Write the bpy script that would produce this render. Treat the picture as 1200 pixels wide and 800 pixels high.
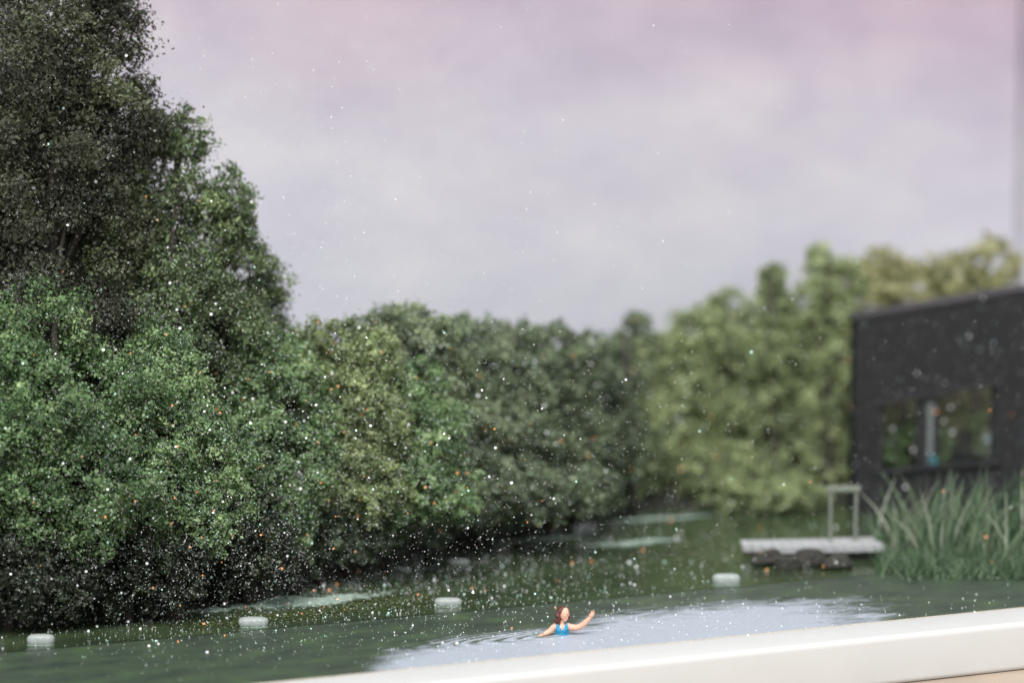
# A miniature lake in a white box frame: model trees, a black cabin, a painted swimmer, glitter.
# All shapes are laid out in centimetres and linked at real size (metres = cm * 0.01).
import bpy, bmesh, math
import numpy as np
from mathutils import Vector, Matrix
S = 0.01
R = math.radians
rng = np.random.default_rng(7)
scene = bpy.context.scene
for o in list(bpy.data.objects): bpy.data.objects.remove(o)

# ------------------------------------------------------------------ camera
F, W0, H0 = 2700.0, 1200.0, 800.0          # focal length and size of the photograph in its own pixels
YAW, PITCH, CAMH = R(23.9), R(5.08), 7.6
cam_d = bpy.data.cameras.new('camera'); cam = bpy.data.objects.new('camera', cam_d)
scene.collection.objects.link(cam); scene.camera = cam
cam_d.sensor_width = 36.0; cam_d.lens = 36.0 * F / W0
cam_d.clip_start = 0.01; cam_d.clip_end = 20
cam.location = (0, 0, CAMH * S)
cam.rotation_euler = (R(90) - PITCH, 0, -YAW)
cam_d.dof.use_dof = True
cam_d.dof.focus_distance = 0.360
cam_d.dof.aperture_fstop = 12
scene.render.resolution_x, scene.render.resolution_y = 1024, 682

# ------------------------------------------------------------------ light: soft room light and one big window-like softbox
w = bpy.data.worlds.new('World'); scene.world = w; w.use_nodes = True
bg = w.node_tree.nodes['Background']; bg.inputs[0].default_value = (0.93, 0.96, 1.0, 1); bg.inputs[1].default_value = 0.72
def area(name, loc, target, size, power, col):
    d = bpy.data.lights.new(name, 'AREA'); d.shape = 'SQUARE'; d.size = size; d.energy = power; d.color = col
    o = bpy.data.objects.new(name, d); scene.collection.objects.link(o); o.location = loc
    o.rotation_euler = (Vector(target) - Vector(loc)).to_track_quat('-Z', 'Y').to_euler()
    return o
area('softbox', (-0.35, -0.55, 1.45), (0.16, 0.40, 0.03), 0.9, 40.0, (1.0, 0.985, 0.965))
scene.view_settings.view_transform = 'Standard'
scene.view_settings.look = 'None'
scene.view_settings.exposure = 0.1
scene.cycles.use_denoising = True
scene.cycles.max_bounces = 6

# ------------------------------------------------------------------ helpers
fw = np.array([math.sin(YAW) * math.cos(PITCH), math.cos(YAW) * math.cos(PITCH), -math.sin(PITCH)])
rt = np.array([math.cos(YAW), -math.sin(YAW), 0.0]); up = np.cross(rt, fw)
C0 = np.array([0, 0, CAMH])
def ray(px, py): return fw + rt * (px - 600) / F + up * (400 - py) / F
def ground(px, py, z=0.0):
    d = ray(px, py); t = (z - CAMH) / d[2]; return C0 + d * t
def depth(p): return float(np.dot(np.asarray(p) - C0, fw))
def on_y(px, py, y): d = ray(px, py); return C0 + d * (y / d[1])
def at(px, py, D): return C0 + ray(px, py) * D

def tag(o, label=None, cat=None, group=None, kind=None):
    if label: o['label'] = label
    if cat: o['category'] = cat
    if group: o['group'] = group
    if kind: o['kind'] = kind
    return o
def empty(name, p, rz=0.0):
    o = bpy.data.objects.new(name, None); o.empty_display_size = 0.005
    scene.collection.objects.link(o); o.location = Vector(p) * S; o.rotation_euler = (0, 0, rz); return o
def mesh_obj(name, me, mat, parent=None, loc=(0, 0, 0)):
    if mat is not None and not me.materials: me.materials.append(mat)
    o = bpy.data.objects.new(name, me); scene.collection.objects.link(o)
    o.parent = parent; o.location = Vector(loc) * S; return o
def mk(name, verts, faces, mat, parent=None, loc=(0, 0, 0), smooth=False):
    me = bpy.data.meshes.new(name)
    me.from_pydata([tuple(float(c) * S for c in v) for v in verts], [], [tuple(f) for f in faces]); me.update()
    if smooth: me.polygons.foreach_set('use_smooth', [True] * len(me.polygons))
    return mesh_obj(name, me, mat, parent, loc)
def from_bm(name, bm, mat, parent=None, loc=(0, 0, 0), smooth=False):
    bmesh.ops.scale(bm, vec=(S, S, S), verts=bm.verts)
    me = bpy.data.meshes.new(name); bm.to_mesh(me); bm.free()
    if smooth: me.polygons.foreach_set('use_smooth', [True] * len(me.polygons))
    return mesh_obj(name, me, mat, parent, loc)
def quads(name, V, Q, mat, parent=None, loc=(0, 0, 0), tint=None, midx=None, sides=4):
    """V (n,3) cm, Q (m,sides)"""
    me = bpy.data.meshes.new(name)
    me.vertices.add(len(V)); me.vertices.foreach_set('co', (np.asarray(V, np.float32) * S).ravel())
    m = len(Q); me.loops.add(m * sides); me.loops.foreach_set('vertex_index', np.asarray(Q, np.int32).ravel())
    me.polygons.add(m); me.polygons.foreach_set('loop_start', np.arange(m, dtype=np.int32) * sides)
    if midx is not None:
        me.polygons.foreach_set('material_index', np.asarray(midx, np.int32))
    me.update(calc_edges=True)
    if tint is not None:
        a = me.attributes.new('tint', 'FLOAT', 'FACE'); a.data.foreach_set('value', np.asarray(tint, np.float32))
    return mesh_obj(name, me, mat, parent, loc)
def box_bm(x0, x1, y0, y1, z0, z1, bevel=0.0, seg=2):
    bm = bmesh.new(); bmesh.ops.create_cube(bm, size=1)
    for v in bm.verts:
        v.co = Vector(((x0 + x1) / 2 + v.co.x * (x1 - x0), (y0 + y1) / 2 + v.co.y * (y1 - y0), (z0 + z1) / 2 + v.co.z * (z1 - z0)))
    if bevel: bmesh.ops.bevel(bm, geom=bm.edges[:], offset=bevel, segments=seg, affect='EDGES', profile=0.6)
    return bm
def tube(bm, pts, rad, n=8):
    pts = [Vector(p) for p in pts]; rings = []
    for i, p in enumerate(pts):
        t = (pts[min(i + 1, len(pts) - 1)] - pts[max(i - 1, 0)]).normalized()
        a = t.cross(Vector((0.31, 0.17, 0.94)))
        if a.length < 1e-3: a = t.cross(Vector((1, 0, 0)))
        a.normalize(); b = t.cross(a)
        rings.append([bm.verts.new(p + (a * math.cos(2 * math.pi * k / n) + b * math.sin(2 * math.pi * k / n)) * rad[i]) for k in range(n)])
    for i in range(len(rings) - 1):
        for k in range(n):
            bm.faces.new((rings[i][k], rings[i][(k + 1) % n], rings[i + 1][(k + 1) % n], rings[i + 1][k]))
    bm.faces.new(rings[0][::-1]); bm.faces.new(rings[-1])

# ------------------------------------------------------------------ materials
def srgb(r, g, b):
    return tuple((c / 12.92 if c <= 0.04045 else ((c + 0.055) / 1.055) ** 2.4) for c in (r / 255, g / 255, b / 255)) + (1,)
class NT:
    def __init__(s, name):
        s.m = bpy.data.materials.new(name); s.m.use_nodes = True; s.t = s.m.node_tree
        s.b = s.t.nodes['Principled BSDF']; s.out = s.t.nodes['Material Output']
    def n(s, kind, **kw):
        nd = s.t.nodes.new(kind)
        for k, v in kw.items():
            if k.startswith('i_'): nd.inputs[k[2:].replace('_', ' ')].default_value = v
            else: setattr(nd, k, v)
        return nd
    def l(s, a, b): s.t.links.new(a, b)
    def noise(s, scale, detail=4, rough=0.55, vec=None, dist=0.0):
        nd = s.n('ShaderNodeTexNoise', i_Scale=scale, i_Detail=detail, i_Roughness=rough, i_Distortion=dist)
        if vec: s.l(vec, nd.inputs['Vector'])
        return nd
    def coord(s, scale=(1, 1, 1)):
        tc = s.n('ShaderNodeTexCoord'); mp = s.n('ShaderNodeMapping'); mp.inputs['Scale'].default_value = scale
        s.l(tc.outputs['Object'], mp.inputs['Vector']); return mp.outputs['Vector']
    def ramp(s, fac, stops):
        r = s.n('ShaderNodeValToRGB'); els = r.color_ramp.elements
        while len(els) < len(stops): els.new(0.5)
        for e, (p, c) in zip(els, stops): e.position = p; e.color = c if len(c) == 4 else tuple(c) + (1,)
        s.l(fac, r.inputs[0]); return r.outputs['Color']
    def bump(s, h, strength, dist=0.0005):
        b = s.n('ShaderNodeBump'); b.inputs['Strength'].default_value = strength; b.inputs['Distance'].default_value = dist
        s.l(h, b.inputs['Height']); s.l(b.outputs[0], s.b.inputs['Normal'])
def plain(name, col, rough=0.5, metallic=0.0, var=0.12, scale=900, bump=0.0):
    t = NT(name); v = t.coord(); nz = t.noise(scale, 5, 0.6, v)
    lo = tuple(c * (1 - var) for c in col[:3]) + (1,); hi = tuple(min(1, c * (1 + var)) for c in col[:3]) + (1,)
    t.l(t.ramp(nz.outputs['Fac'], [(0.3, lo), (0.7, hi)]), t.b.inputs['Base Color'])
    t.b.inputs['Roughness'].default_value = rough; t.b.inputs['Metallic'].default_value = metallic
    if bump: t.bump(nz.outputs['Fac'], bump)
    return t.m
def leaf_mat(name, dark, mid, light):
    t = NT(name); a = t.n('ShaderNodeAttribute', attribute_name='tint')
    c = t.ramp(a.outputs['Fac'], [(0.0, dark), (0.5, mid), (1.0, light)])
    d = t.n('ShaderNodeBsdfDiffuse'); tr = t.n('ShaderNodeBsdfTranslucent'); g = t.n('ShaderNodeBsdfGlossy', i_Roughness=0.5)
    g.inputs['Color'].default_value = (0.9, 0.95, 0.9, 1)
    t.l(c, d.inputs['Color']); t.l(c, tr.inputs['Color'])
    m1 = t.n('ShaderNodeMixShader'); m1.inputs[0].default_value = 0.38; t.l(d.outputs[0], m1.inputs[1]); t.l(tr.outputs[0], m1.inputs[2])
    m2 = t.n('ShaderNodeMixShader'); m2.inputs[0].default_value = 0.02; t.l(m1.outputs[0], m2.inputs[1]); t.l(g.outputs[0], m2.inputs[2])
    t.l(m2.outputs[0], t.out.inputs['Surface']); return t.m

white_paint = plain('white_paint', (0.60, 0.60, 0.59, 1), 0.35, var=0.02, scale=120)
rail_seam = plain('rail_seam', (0.50, 0.44, 0.36, 1), 0.7, var=0.3, scale=2500)
tan_wood = plain('tan_wood', (0.40, 0.32, 0.25, 1), 0.45, var=0.2, scale=40)
bark = plain('bark', (0.032, 0.027, 0.020, 1), 0.85, var=0.4, scale=1500)
black_timber = plain('black_timber', (0.012, 0.012, 0.014, 1), 0.75, var=0.4, scale=700)
black_trim = plain('black_trim', (0.018, 0.018, 0.021, 1), 0.5, var=0.2)
pale_post = plain('pale_post', (0.15, 0.17, 0.17, 1), 0.5)
teal_paint = plain('teal_paint', (0.04, 0.13, 0.15, 1), 0.4)
deck_grey = plain('deck_grey', (0.38, 0.39, 0.395, 1), 0.7, var=0.15, scale=600)
stone_mat = plain('stone', (0.032, 0.031, 0.025, 1), 0.85, var=0.4, scale=1500, bump=0.4)
rail_metal = plain('rail_metal', (0.19, 0.215, 0.175, 1), 0.5)
earth = plain('earth', (0.018, 0.02, 0.013, 1), 0.95, var=0.4, scale=800)
float_white = plain('float_white', (0.33, 0.365, 0.35, 1), 0.5, var=0.15, scale=1500)
mat_pale = plain('float_reflection', (0.20, 0.27, 0.22, 1), 0.8, var=0.25, scale=1800, bump=0.4)  # pale colour standing in for the floats' reflections
weed_green = plain('weed_green', (0.10, 0.17, 0.05, 1), 0.8, var=0.5, scale=2500, bump=0.5)
skin = plain('skin', (0.78, 0.42, 0.30, 1), 0.5, var=0.08, scale=1500)
suit = plain('blue_paint', (0.03, 0.30, 0.50, 1), 0.35, var=0.2, scale=2000)
hair_m = plain('brown_paint', (0.10, 0.028, 0.018, 1), 0.4, var=0.3, scale=2500)

# printed sky: lavender grey turning mauve towards the top of the sheet, thin printed cloud, paper grain
def sky_material():
    t = NT('sky_print'); tc = t.n('ShaderNodeTexCoord'); sp = t.n('ShaderNodeSeparateXYZ'); t.l(tc.outputs['Object'], sp.inputs[0])
    cl = t.noise(11, 5, 0.5, t.coord((1, 1, 1.8)), 0.3)
    z = t.n('ShaderNodeMath', operation='MULTIPLY_ADD'); z.inputs[1].default_value = 7.2; z.inputs[2].default_value = -0.25; t.l(sp.outputs['Z'], z.inputs[0])
    zx = t.n('ShaderNodeMath', operation='MULTIPLY_ADD'); zx.inputs[1].default_value = 0.5; t.l(sp.outputs['X'], zx.inputs[0]); t.l(z.outputs[0], zx.inputs[2])
    z2 = t.n('ShaderNodeMath', operation='MULTIPLY_ADD'); z2.inputs[1].default_value = 0.34; t.l(cl.outputs['Fac'], z2.inputs[0]); t.l(zx.outputs[0], z2.inputs[2])
    col = t.ramp(z2.outputs[0], [(0.08, (0.62, 0.65, 0.70)), (0.32, (0.58, 0.58, 0.635)), (0.58, (0.53, 0.505, 0.56)), (0.78, (0.48, 0.415, 0.48)), (0.98, (0.42, 0.31, 0.39))])
    c2 = t.noise(30, 6, 0.55, t.coord((1, 1, 1.7)), 0.2)
    mx = t.n('ShaderNodeMix', data_type='RGBA'); mx.blend_type = 'OVERLAY'; mx.inputs[0].default_value = 0.62
    t.l(col, mx.inputs[6]); t.l(t.ramp(c2.outputs['Fac'], [(0.3, (0.40, 0.40, 0.44)), (0.7, (0.60, 0.60, 0.58))]), mx.inputs[7])
    gr = t.noise(3500, 2, 0.7); t.l(tc.outputs['Object'], gr.inputs['Vector'])
    m3 = t.n('ShaderNodeMix', data_type='RGBA'); m3.blend_type = 'OVERLAY'; m3.inputs[0].default_value = 0.22
    t.l(mx.outputs[2], m3.inputs[6]); t.l(gr.outputs['Fac'], m3.inputs[7])
    t.l(m3.outputs[2], t.b.inputs['Base Color']); t.b.inputs['Roughness'].default_value = 0.6; t.b.inputs['Specular IOR Level'].default_value = 0.25
    t.bump(gr.outputs['Fac'], 0.15, 0.0002); return t.m
sky_mat = sky_material()

def water_material():
    t = NT('lake_water'); v = t.coord((1, 3.0, 1)); big = t.noise(60, 4, 0.6, t.coord((1, 2, 1)))
    t.l(t.ramp(big.outputs['Fac'], [(0.3, (0.024, 0.036, 0.019)), (0.7, (0.060, 0.092, 0.042))]), t.b.inputs['Base Color'])
    t.b.inputs['Roughness'].default_value = 0.07; t.b.inputs['IOR'].default_value = 1.75
    rp = t.noise(420, 4, 0.55, v, 0.4); t.bump(rp.outputs['Fac'], 0.16, 0.0006); return t.m
water_mat = water_material()

# ------------------------------------------------------------------ the setting: table, lake, sky sheet
YRAIL = float(ground(700, 762)[1]); YJOINT = float(ground(300, 738)[1]); YBACK = float(ground(690, 600)[1]) + 6.0
XL, XR = -10.0, float(on_y(1193, 300, YBACK)[0])
ZT = -0.74                                                       # table level
tbl = mk('table_top', [(-60, -40, ZT), (90, -40, ZT), (90, 80, ZT), (-60, 80, ZT)], [(0, 1, 2, 3)], tan_wood); tag(tbl, 'tan wooden table top under the white frame', 'table', kind='structure')

nx, ny = 60, 40
wv, wf = [], []
for j in range(ny + 1):
    for i in range(nx + 1):
        wv.append((XL + (XR - XL) * i / nx, YJOINT + 0.03 + (YBACK - 0.3 - YJOINT) * j / ny, 0.0))
for j in range(ny):
    for i in range(nx):
        a = j * (nx + 1) + i; wf.append((a, a + 1, a + nx + 2, a + nx + 1))
lake = mk('water', wv, wf, water_mat, smooth=True); tag(lake, 'dark green lake water in front of the trees', 'water', kind='structure')
sky = from_bm('sky', box_bm(XL, XR - 0.12, YBACK, YBACK + 0.25, -0.7, 15.0), sky_mat); tag(sky, 'pale lavender printed sky sheet behind the trees', 'sky', kind='structure')

# ------------------------------------------------------------------ white box frame
ox, oy = (XL + XR) / 2, YRAIL
fr = empty('box_frame', (ox, oy, ZT))
tag(fr, 'white box frame with rounded bottom rail along the lower edge', 'frame')
def fbox(name, x0, x1, y0, y1, z0, z1, m, bev=0.0, seg=3):
    return from_bm(name, box_bm(x0 - ox, x1 - ox, y0 - oy, y1 - oy, z0 - ZT, z1 - ZT, bev, seg), m, fr, smooth=False)
rail = fbox('bottom_rail', XL - 1, XR + 1, YRAIL - 1.0, YRAIL, ZT, 0.02, white_paint, 0.09, 4)
rail.data.polygons.foreach_set('use_smooth', [True] * len(rail.data.polygons))
fbox('seam_bead', XL, XR - 0.1, YRAIL + 0.004, YRAIL + 0.035, -0.10, 0.012, rail_seam, 0.006, 1)
fbox('side_panel', XR, XR + 0.3, YRAIL + 0.05, YBACK + 0.3, ZT, 15.0, sky_mat)
fbox('base_board', XL, XR - 0.02, YRAIL + 0.06, YBACK + 0.2, ZT + 0.01, -0.25, white_paint)

# printed base card in front of the lake: pale sky reflection painted into the print colour with a feathery edge, green elsewhere; ripples pressed round the swimmer
SW = ground(660, 743)
def card_material():
    t = NT('base_print'); tc = t.n('ShaderNodeTexCoord'); sp = t.n('ShaderNodeSeparateXYZ'); t.l(tc.outputs['Object'], sp.inputs[0])
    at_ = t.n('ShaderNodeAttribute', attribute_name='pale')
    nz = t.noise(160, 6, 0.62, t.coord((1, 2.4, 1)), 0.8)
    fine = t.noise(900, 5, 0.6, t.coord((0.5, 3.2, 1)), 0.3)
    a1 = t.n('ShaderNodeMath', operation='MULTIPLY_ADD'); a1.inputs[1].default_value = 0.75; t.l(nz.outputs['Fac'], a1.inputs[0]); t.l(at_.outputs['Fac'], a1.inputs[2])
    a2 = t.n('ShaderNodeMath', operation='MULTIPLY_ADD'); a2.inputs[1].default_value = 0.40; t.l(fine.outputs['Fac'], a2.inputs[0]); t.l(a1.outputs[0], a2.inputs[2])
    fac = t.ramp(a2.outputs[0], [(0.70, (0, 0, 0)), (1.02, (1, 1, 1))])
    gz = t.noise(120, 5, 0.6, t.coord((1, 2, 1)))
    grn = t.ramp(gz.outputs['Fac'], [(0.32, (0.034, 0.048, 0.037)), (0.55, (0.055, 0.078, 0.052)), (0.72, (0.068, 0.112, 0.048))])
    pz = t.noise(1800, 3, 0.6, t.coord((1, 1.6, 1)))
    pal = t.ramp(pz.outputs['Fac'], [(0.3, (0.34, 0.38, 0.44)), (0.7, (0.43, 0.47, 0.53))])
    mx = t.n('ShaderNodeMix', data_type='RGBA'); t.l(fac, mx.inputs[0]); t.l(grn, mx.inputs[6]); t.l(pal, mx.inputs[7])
    t.l(mx.outputs[2], t.b.inputs['Base Color']); t.b.inputs['Roughness'].default_value = 0.38; t.b.inputs['Specular IOR Level'].default_value = 0.4
    t.bump(pz.outputs['Fac'], 0.25, 0.0003); return t.m
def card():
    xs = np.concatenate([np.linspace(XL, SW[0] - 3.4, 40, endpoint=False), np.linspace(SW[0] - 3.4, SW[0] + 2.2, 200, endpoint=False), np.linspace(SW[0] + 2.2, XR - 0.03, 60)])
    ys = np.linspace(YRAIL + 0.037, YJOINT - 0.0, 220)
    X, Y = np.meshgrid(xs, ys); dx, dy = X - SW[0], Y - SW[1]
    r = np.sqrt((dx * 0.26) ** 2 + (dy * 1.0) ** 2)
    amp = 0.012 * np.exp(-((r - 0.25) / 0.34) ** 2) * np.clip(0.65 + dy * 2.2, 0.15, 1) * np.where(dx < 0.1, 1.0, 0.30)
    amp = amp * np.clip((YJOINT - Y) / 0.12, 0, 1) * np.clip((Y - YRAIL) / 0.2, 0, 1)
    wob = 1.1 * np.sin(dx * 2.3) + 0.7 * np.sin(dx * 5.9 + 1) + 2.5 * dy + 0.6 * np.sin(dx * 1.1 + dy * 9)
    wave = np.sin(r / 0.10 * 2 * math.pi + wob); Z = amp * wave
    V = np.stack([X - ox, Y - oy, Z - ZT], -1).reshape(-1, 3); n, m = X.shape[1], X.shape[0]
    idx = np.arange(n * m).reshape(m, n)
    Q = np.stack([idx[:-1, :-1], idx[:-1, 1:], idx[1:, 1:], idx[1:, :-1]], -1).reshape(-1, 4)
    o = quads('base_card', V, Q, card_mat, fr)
    # where the printed sky reflection lies: a long leaf-shaped patch in the card colour
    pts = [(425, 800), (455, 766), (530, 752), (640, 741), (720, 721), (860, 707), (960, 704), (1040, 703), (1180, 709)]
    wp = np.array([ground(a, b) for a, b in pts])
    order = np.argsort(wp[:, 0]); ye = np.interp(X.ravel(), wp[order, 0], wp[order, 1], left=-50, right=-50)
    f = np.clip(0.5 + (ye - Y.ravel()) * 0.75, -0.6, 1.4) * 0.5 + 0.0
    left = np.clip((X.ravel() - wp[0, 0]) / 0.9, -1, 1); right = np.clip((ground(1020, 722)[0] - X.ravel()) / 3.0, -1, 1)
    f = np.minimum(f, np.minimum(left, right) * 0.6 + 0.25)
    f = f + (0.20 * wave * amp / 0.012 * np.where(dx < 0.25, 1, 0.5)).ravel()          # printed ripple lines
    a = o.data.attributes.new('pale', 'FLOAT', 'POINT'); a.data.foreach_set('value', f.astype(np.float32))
    o.data.polygons.foreach_set('use_smooth', [True] * len(o.data.polygons)); return o
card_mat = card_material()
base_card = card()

# ------------------------------------------------------------------ trees
LEAVES = {
 'shade':  leaf_mat('leaf_shaded',    (0.020, 0.025, 0.017), (0.042, 0.054, 0.034), (0.090, 0.115, 0.066)),  # leaf colour darkened to put shade into the undergrowth
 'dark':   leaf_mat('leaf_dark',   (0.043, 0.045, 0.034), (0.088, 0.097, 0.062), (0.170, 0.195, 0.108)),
 'mid':    leaf_mat('leaf_mid',    (0.046, 0.062, 0.034), (0.132, 0.192, 0.088), (0.315, 0.405, 0.185)),
 'fresh':  leaf_mat('leaf_fresh',  (0.044, 0.078, 0.036), (0.160, 0.270, 0.115), (0.420, 0.570, 0.275)),
 'yellow': leaf_mat('leaf_yellow', (0.095, 0.130, 0.055), (0.300, 0.390, 0.170), (0.580, 0.660, 0.330)),
 'grey':   leaf_mat('leaf_grey',   (0.085, 0.112, 0.074), (0.230, 0.300, 0.175), (0.470, 0.550, 0.325)),
 'pale':   leaf_mat('leaf_pale',   (0.150, 0.185, 0.092), (0.380, 0.460, 0.235), (0.630, 0.700, 0.390)),
 'straw':  leaf_mat('leaf_straw',  (0.210, 0.220, 0.110), (0.520, 0.515, 0.270), (0.700, 0.690, 0.410)),
}
def unit(v): return v / (np.linalg.norm(v, axis=-1, keepdims=True) + 1e-9)
def make_crown(blobs, leaf, per, tocam, cl_scale=0.2, base_tint=0.5):
    """blobs: (centre, radii, number of clumps); sprays of leaves of unequal size on and in each blob, loose leaves between"""
    Ps, Ns, Ts = [], [], []
    for c, rad, ncl in blobs:
        rad = np.array(rad); d = unit(rng.normal(size=(ncl, 3)))
        keep = (d @ tocam > -0.35) | (rng.random(ncl) < 0.4); d = d[keep]; ph = rng.uniform(0, 6.28, 8)
        lump = 1 + 0.13 * np.sin(3.1 * d[:, 0] + ph[4]) * np.sin(2.7 * d[:, 2] + ph[5]) + 0.10 * np.sin(5.3 * d[:, 0] + 4.1 * d[:, 2] + ph[6]) + 0.07 * np.sin(9.0 * d[:, 2] - 6.0 * d[:, 1] + ph[7])
        rr = rng.uniform(0.5, 1.05, len(d)) ** 0.7 * lump * np.where(rng.random(len(d)) < 0.10, rng.uniform(1.0, 1.10, len(d)), 1.0)
        cc = np.asarray(c) + d * rad * rr[:, None]
        size = np.exp(rng.normal(-0.12, 0.42, len(d))); cr = cl_scale * np.mean(rad) * np.clip(size, 0.35, 1.5)
        fq = 2.2 / np.mean(rad)
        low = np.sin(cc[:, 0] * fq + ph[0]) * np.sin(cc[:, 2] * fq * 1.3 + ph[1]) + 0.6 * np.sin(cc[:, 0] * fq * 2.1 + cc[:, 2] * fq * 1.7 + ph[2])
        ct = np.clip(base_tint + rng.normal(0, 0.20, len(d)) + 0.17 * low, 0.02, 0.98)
        k = np.maximum(3, (per * (cr / (cl_scale * np.mean(rad))) ** 2)).astype(int)
        ids = np.repeat(np.arange(len(d)), k); m = len(ids)
        off = unit(rng.normal(size=(m, 3))) * (rng.random((m, 1)) ** 0.6) * np.where(rng.random((m, 1)) < 0.15, 1.35, 1.0)
        # each spray is stretched outwards and droops
        sd = unit(d + np.array([0, 0, -0.35]) + rng.normal(0, 0.35, d.shape))
        along = np.sum(off * sd[ids], axis=1, keepdims=True)
        off = (off + sd[ids] * along * 0.55) * cr[ids][:, None] * np.array([1, 1, 0.8])
        p = cc[ids] + off
        nrm = unit(unit(off) * 0.5 + d[ids] * 0.4 + rng.normal(size=(m, 3)) * 0.75 + np.array([0, 0, 0.45]))
        Ps.append(p); Ns.append(nrm); Ts.append(np.clip(ct[ids] + rng.normal(0, 0.16, m), 0, 1))
    P, N, T = np.concatenate(Ps), np.concatenate(Ns), np.concatenate(Ts)
    m = P[:, 2] > 0.03; P, N, T = P[m], N[m], T[m]
    a = unit(np.cross(N, rng.normal(size=N.shape))); b = np.cross(N, a)
    l = leaf * np.exp(rng.normal(-0.1, 0.32, (len(P), 1))); wd = l * rng.uniform(0.4, 0.75, (len(P), 1))
    V = np.stack([P - a * l * 0.5, P + b * wd * 0.5 - a * l * 0.05, P + a * l * 0.5 - N * l * 0.12, P - b * wd * 0.5 - a * l * 0.05], 1).reshape(-1, 3)
    return V, np.arange(len(P) * 4).reshape(-1, 4), T
def tree(name, label, base, blobs, kind, leaf=5.0, dens=1.0, group=None, tint=0.5, cl=0.20, trunk=0.16, limbs=7, lean=0.0, cat='tree', z=0.0):
    """base: picture point of the foot on the ground; blobs: (px, py, rx, ry, depth offset cm) at the tree's own distance"""
    P = ground(base[0], base[1], z); D = depth(P); s = D / F
    root = empty(name, P); tag(root, label, cat, group)
    tocam = unit(-np.array([fw[0], fw[1], -0.1])); bl = []; lf = leaf * s
    for (px, py, rx, ry, dd) in blobs:
        dd += lean
        c = at(px, py, D + dd) - P; k = (D + dd) / F
        r3 = (rx * k, rx * k * 0.8, ry * k)
        area_px = math.pi * rx * ry; cr = cl * (rx * 1.8 + ry) / 2.8
        ncl = int(max(8, 9.5 * dens * area_px / (math.pi * cr * cr)))
        bl.append((c, r3, ncl, cr))
    out = []
    for c, r3, ncl, cr in bl:
        per = int(max(8, 2.6 * math.pi * cr * cr / (leaf * leaf * 0.32) * 0.42))
        out.append(make_crown([(c, r3, ncl)], lf, per, tocam, cl, tint))
    off = 0; Vs, Qs, Ts = [], [], []
    for V, Q, T in out: Vs.append(V); Qs.append(Q + off); Ts.append(T); off += len(V)
    quads('crown', np.concatenate(Vs), np.concatenate(Qs), LEAVES[kind], root, tint=np.concatenate(Ts))
    # trunk and limbs reach into the blobs
    bm = bmesh.new(); top = max(b[0][2] + b[1][2] * 0.5 for b in bl); r0 = trunk
    mid = np.mean([b[0] for b in bl], axis=0); axis = [(0, 0, -0.1)]
    for q in (0.25, 0.5, 0.75, 1.0):
        axis.append((mid[0] * q + rng.normal(0, 0.05), mid[1] * q + rng.normal(0, 0.05), top * q))
    tube(bm, axis, [r0, r0 * 0.8, r0 * 0.6, r0 * 0.4, r0 * 0.15], 8)
    from_bm('trunk', bm, bark, root, smooth=True)
    for i in range(min(limbs, 3 * len(bl))):
        b = bl[i % len(bl)]; d = unit(rng.normal(size=3)); tip = b[0] + d * np.array(b[1]) * 0.85
        q = float(np.clip(tip[2] / top * 0.6, 0.15, 0.8)); j = q * 4; i0 = int(j); a0 = np.array(axis[i0]) * (1 - j + i0) + np.array(axis[min(i0 + 1, 4)]) * (j - i0)
        m_ = (a0 + tip) / 2 + np.array([0, 0, 0.12 * np.linalg.norm(tip - a0)])
        bm = bmesh.new(); tube(bm, [a0, m_, tip], [r0 * 0.35, r0 * 0.22, r0 * 0.06], 6); from_bm('limb', bm, bark, root, smooth=True)
    return root

# left stand
tree('broadleaf_tree', 'tallest dark tree filling the upper left corner, cut by the picture edge', (40, 722),
     [(20, 60, 120, 130, 0.6), (95, 70, 82, 95, 0.8), (-30, 230, 120, 130, 0.5), (85, 200, 110, 110, 0.8), (40, 330, 140, 110, 0.6), (110, 420, 110, 90, 0.9), (130, 20, 40, 60, 0.9), (145, 150, 45, 60, 0.9)], 'dark', 4.8, 0.62, tint=0.42, trunk=0.22, limbs=16)
tree('broadleaf_tree', 'dark green tree with a ragged crown stepping down right of the tallest tree', (190, 718),
     [(195, 215, 60, 75, 1.4), (215, 160, 34, 34, 1.5), (150, 280, 75, 80, 1.2), (240, 300, 62, 78, 1.5), (272, 245, 32, 42, 1.7), (210, 390, 90, 90, 1.3)], 'mid', 4.6, 0.68, tint=0.40, trunk=0.16, limbs=10)
tree('broadleaf_tree', 'narrow dark tree at the right end of the left stand, beside open sky', (292, 708),
     [(290, 330, 42, 60, 2.2), (312, 380, 34, 60, 2.4), (285, 430, 55, 80, 2.2), (325, 450, 40, 70, 2.6), (300, 530, 60, 70, 2.4)], 'mid', 4.3, 0.75, tint=0.36, trunk=0.13, limbs=8)
tree('leaning_tree', 'bright green leafy tree leaning over the water at the left edge', (40, 728),
     [(20, 400, 90, 65, -0.3), (90, 470, 95, 65, -0.5), (0, 520, 100, 75, -0.5), (120, 560, 85, 55, -0.7), (40, 590, 80, 45, -0.6), (170, 500, 50, 60, -0.2), (15, 632, 44, 34, -0.5), (105, 622, 40, 34, -0.6), (65, 640, 22, 26, -0.5)], 'fresh', 4.8, 0.68, tint=0.46, trunk=0.2, limbs=10)
tree('leaning_tree', 'pale green tree with drooping branches, right of the leaning bright green tree', (205, 724),
     [(190, 440, 55, 60, 0.2), (225, 520, 52, 70, 0.1), (215, 590, 48, 45, 0.0), (165, 600, 45, 38, -0.1), (262, 560, 40, 70, 0.5), (190, 632, 26, 30, -0.1), (240, 622, 30, 32, 0.0)], 'fresh', 4.5, 0.75, tint=0.60, trunk=0.16, limbs=8)
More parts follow.
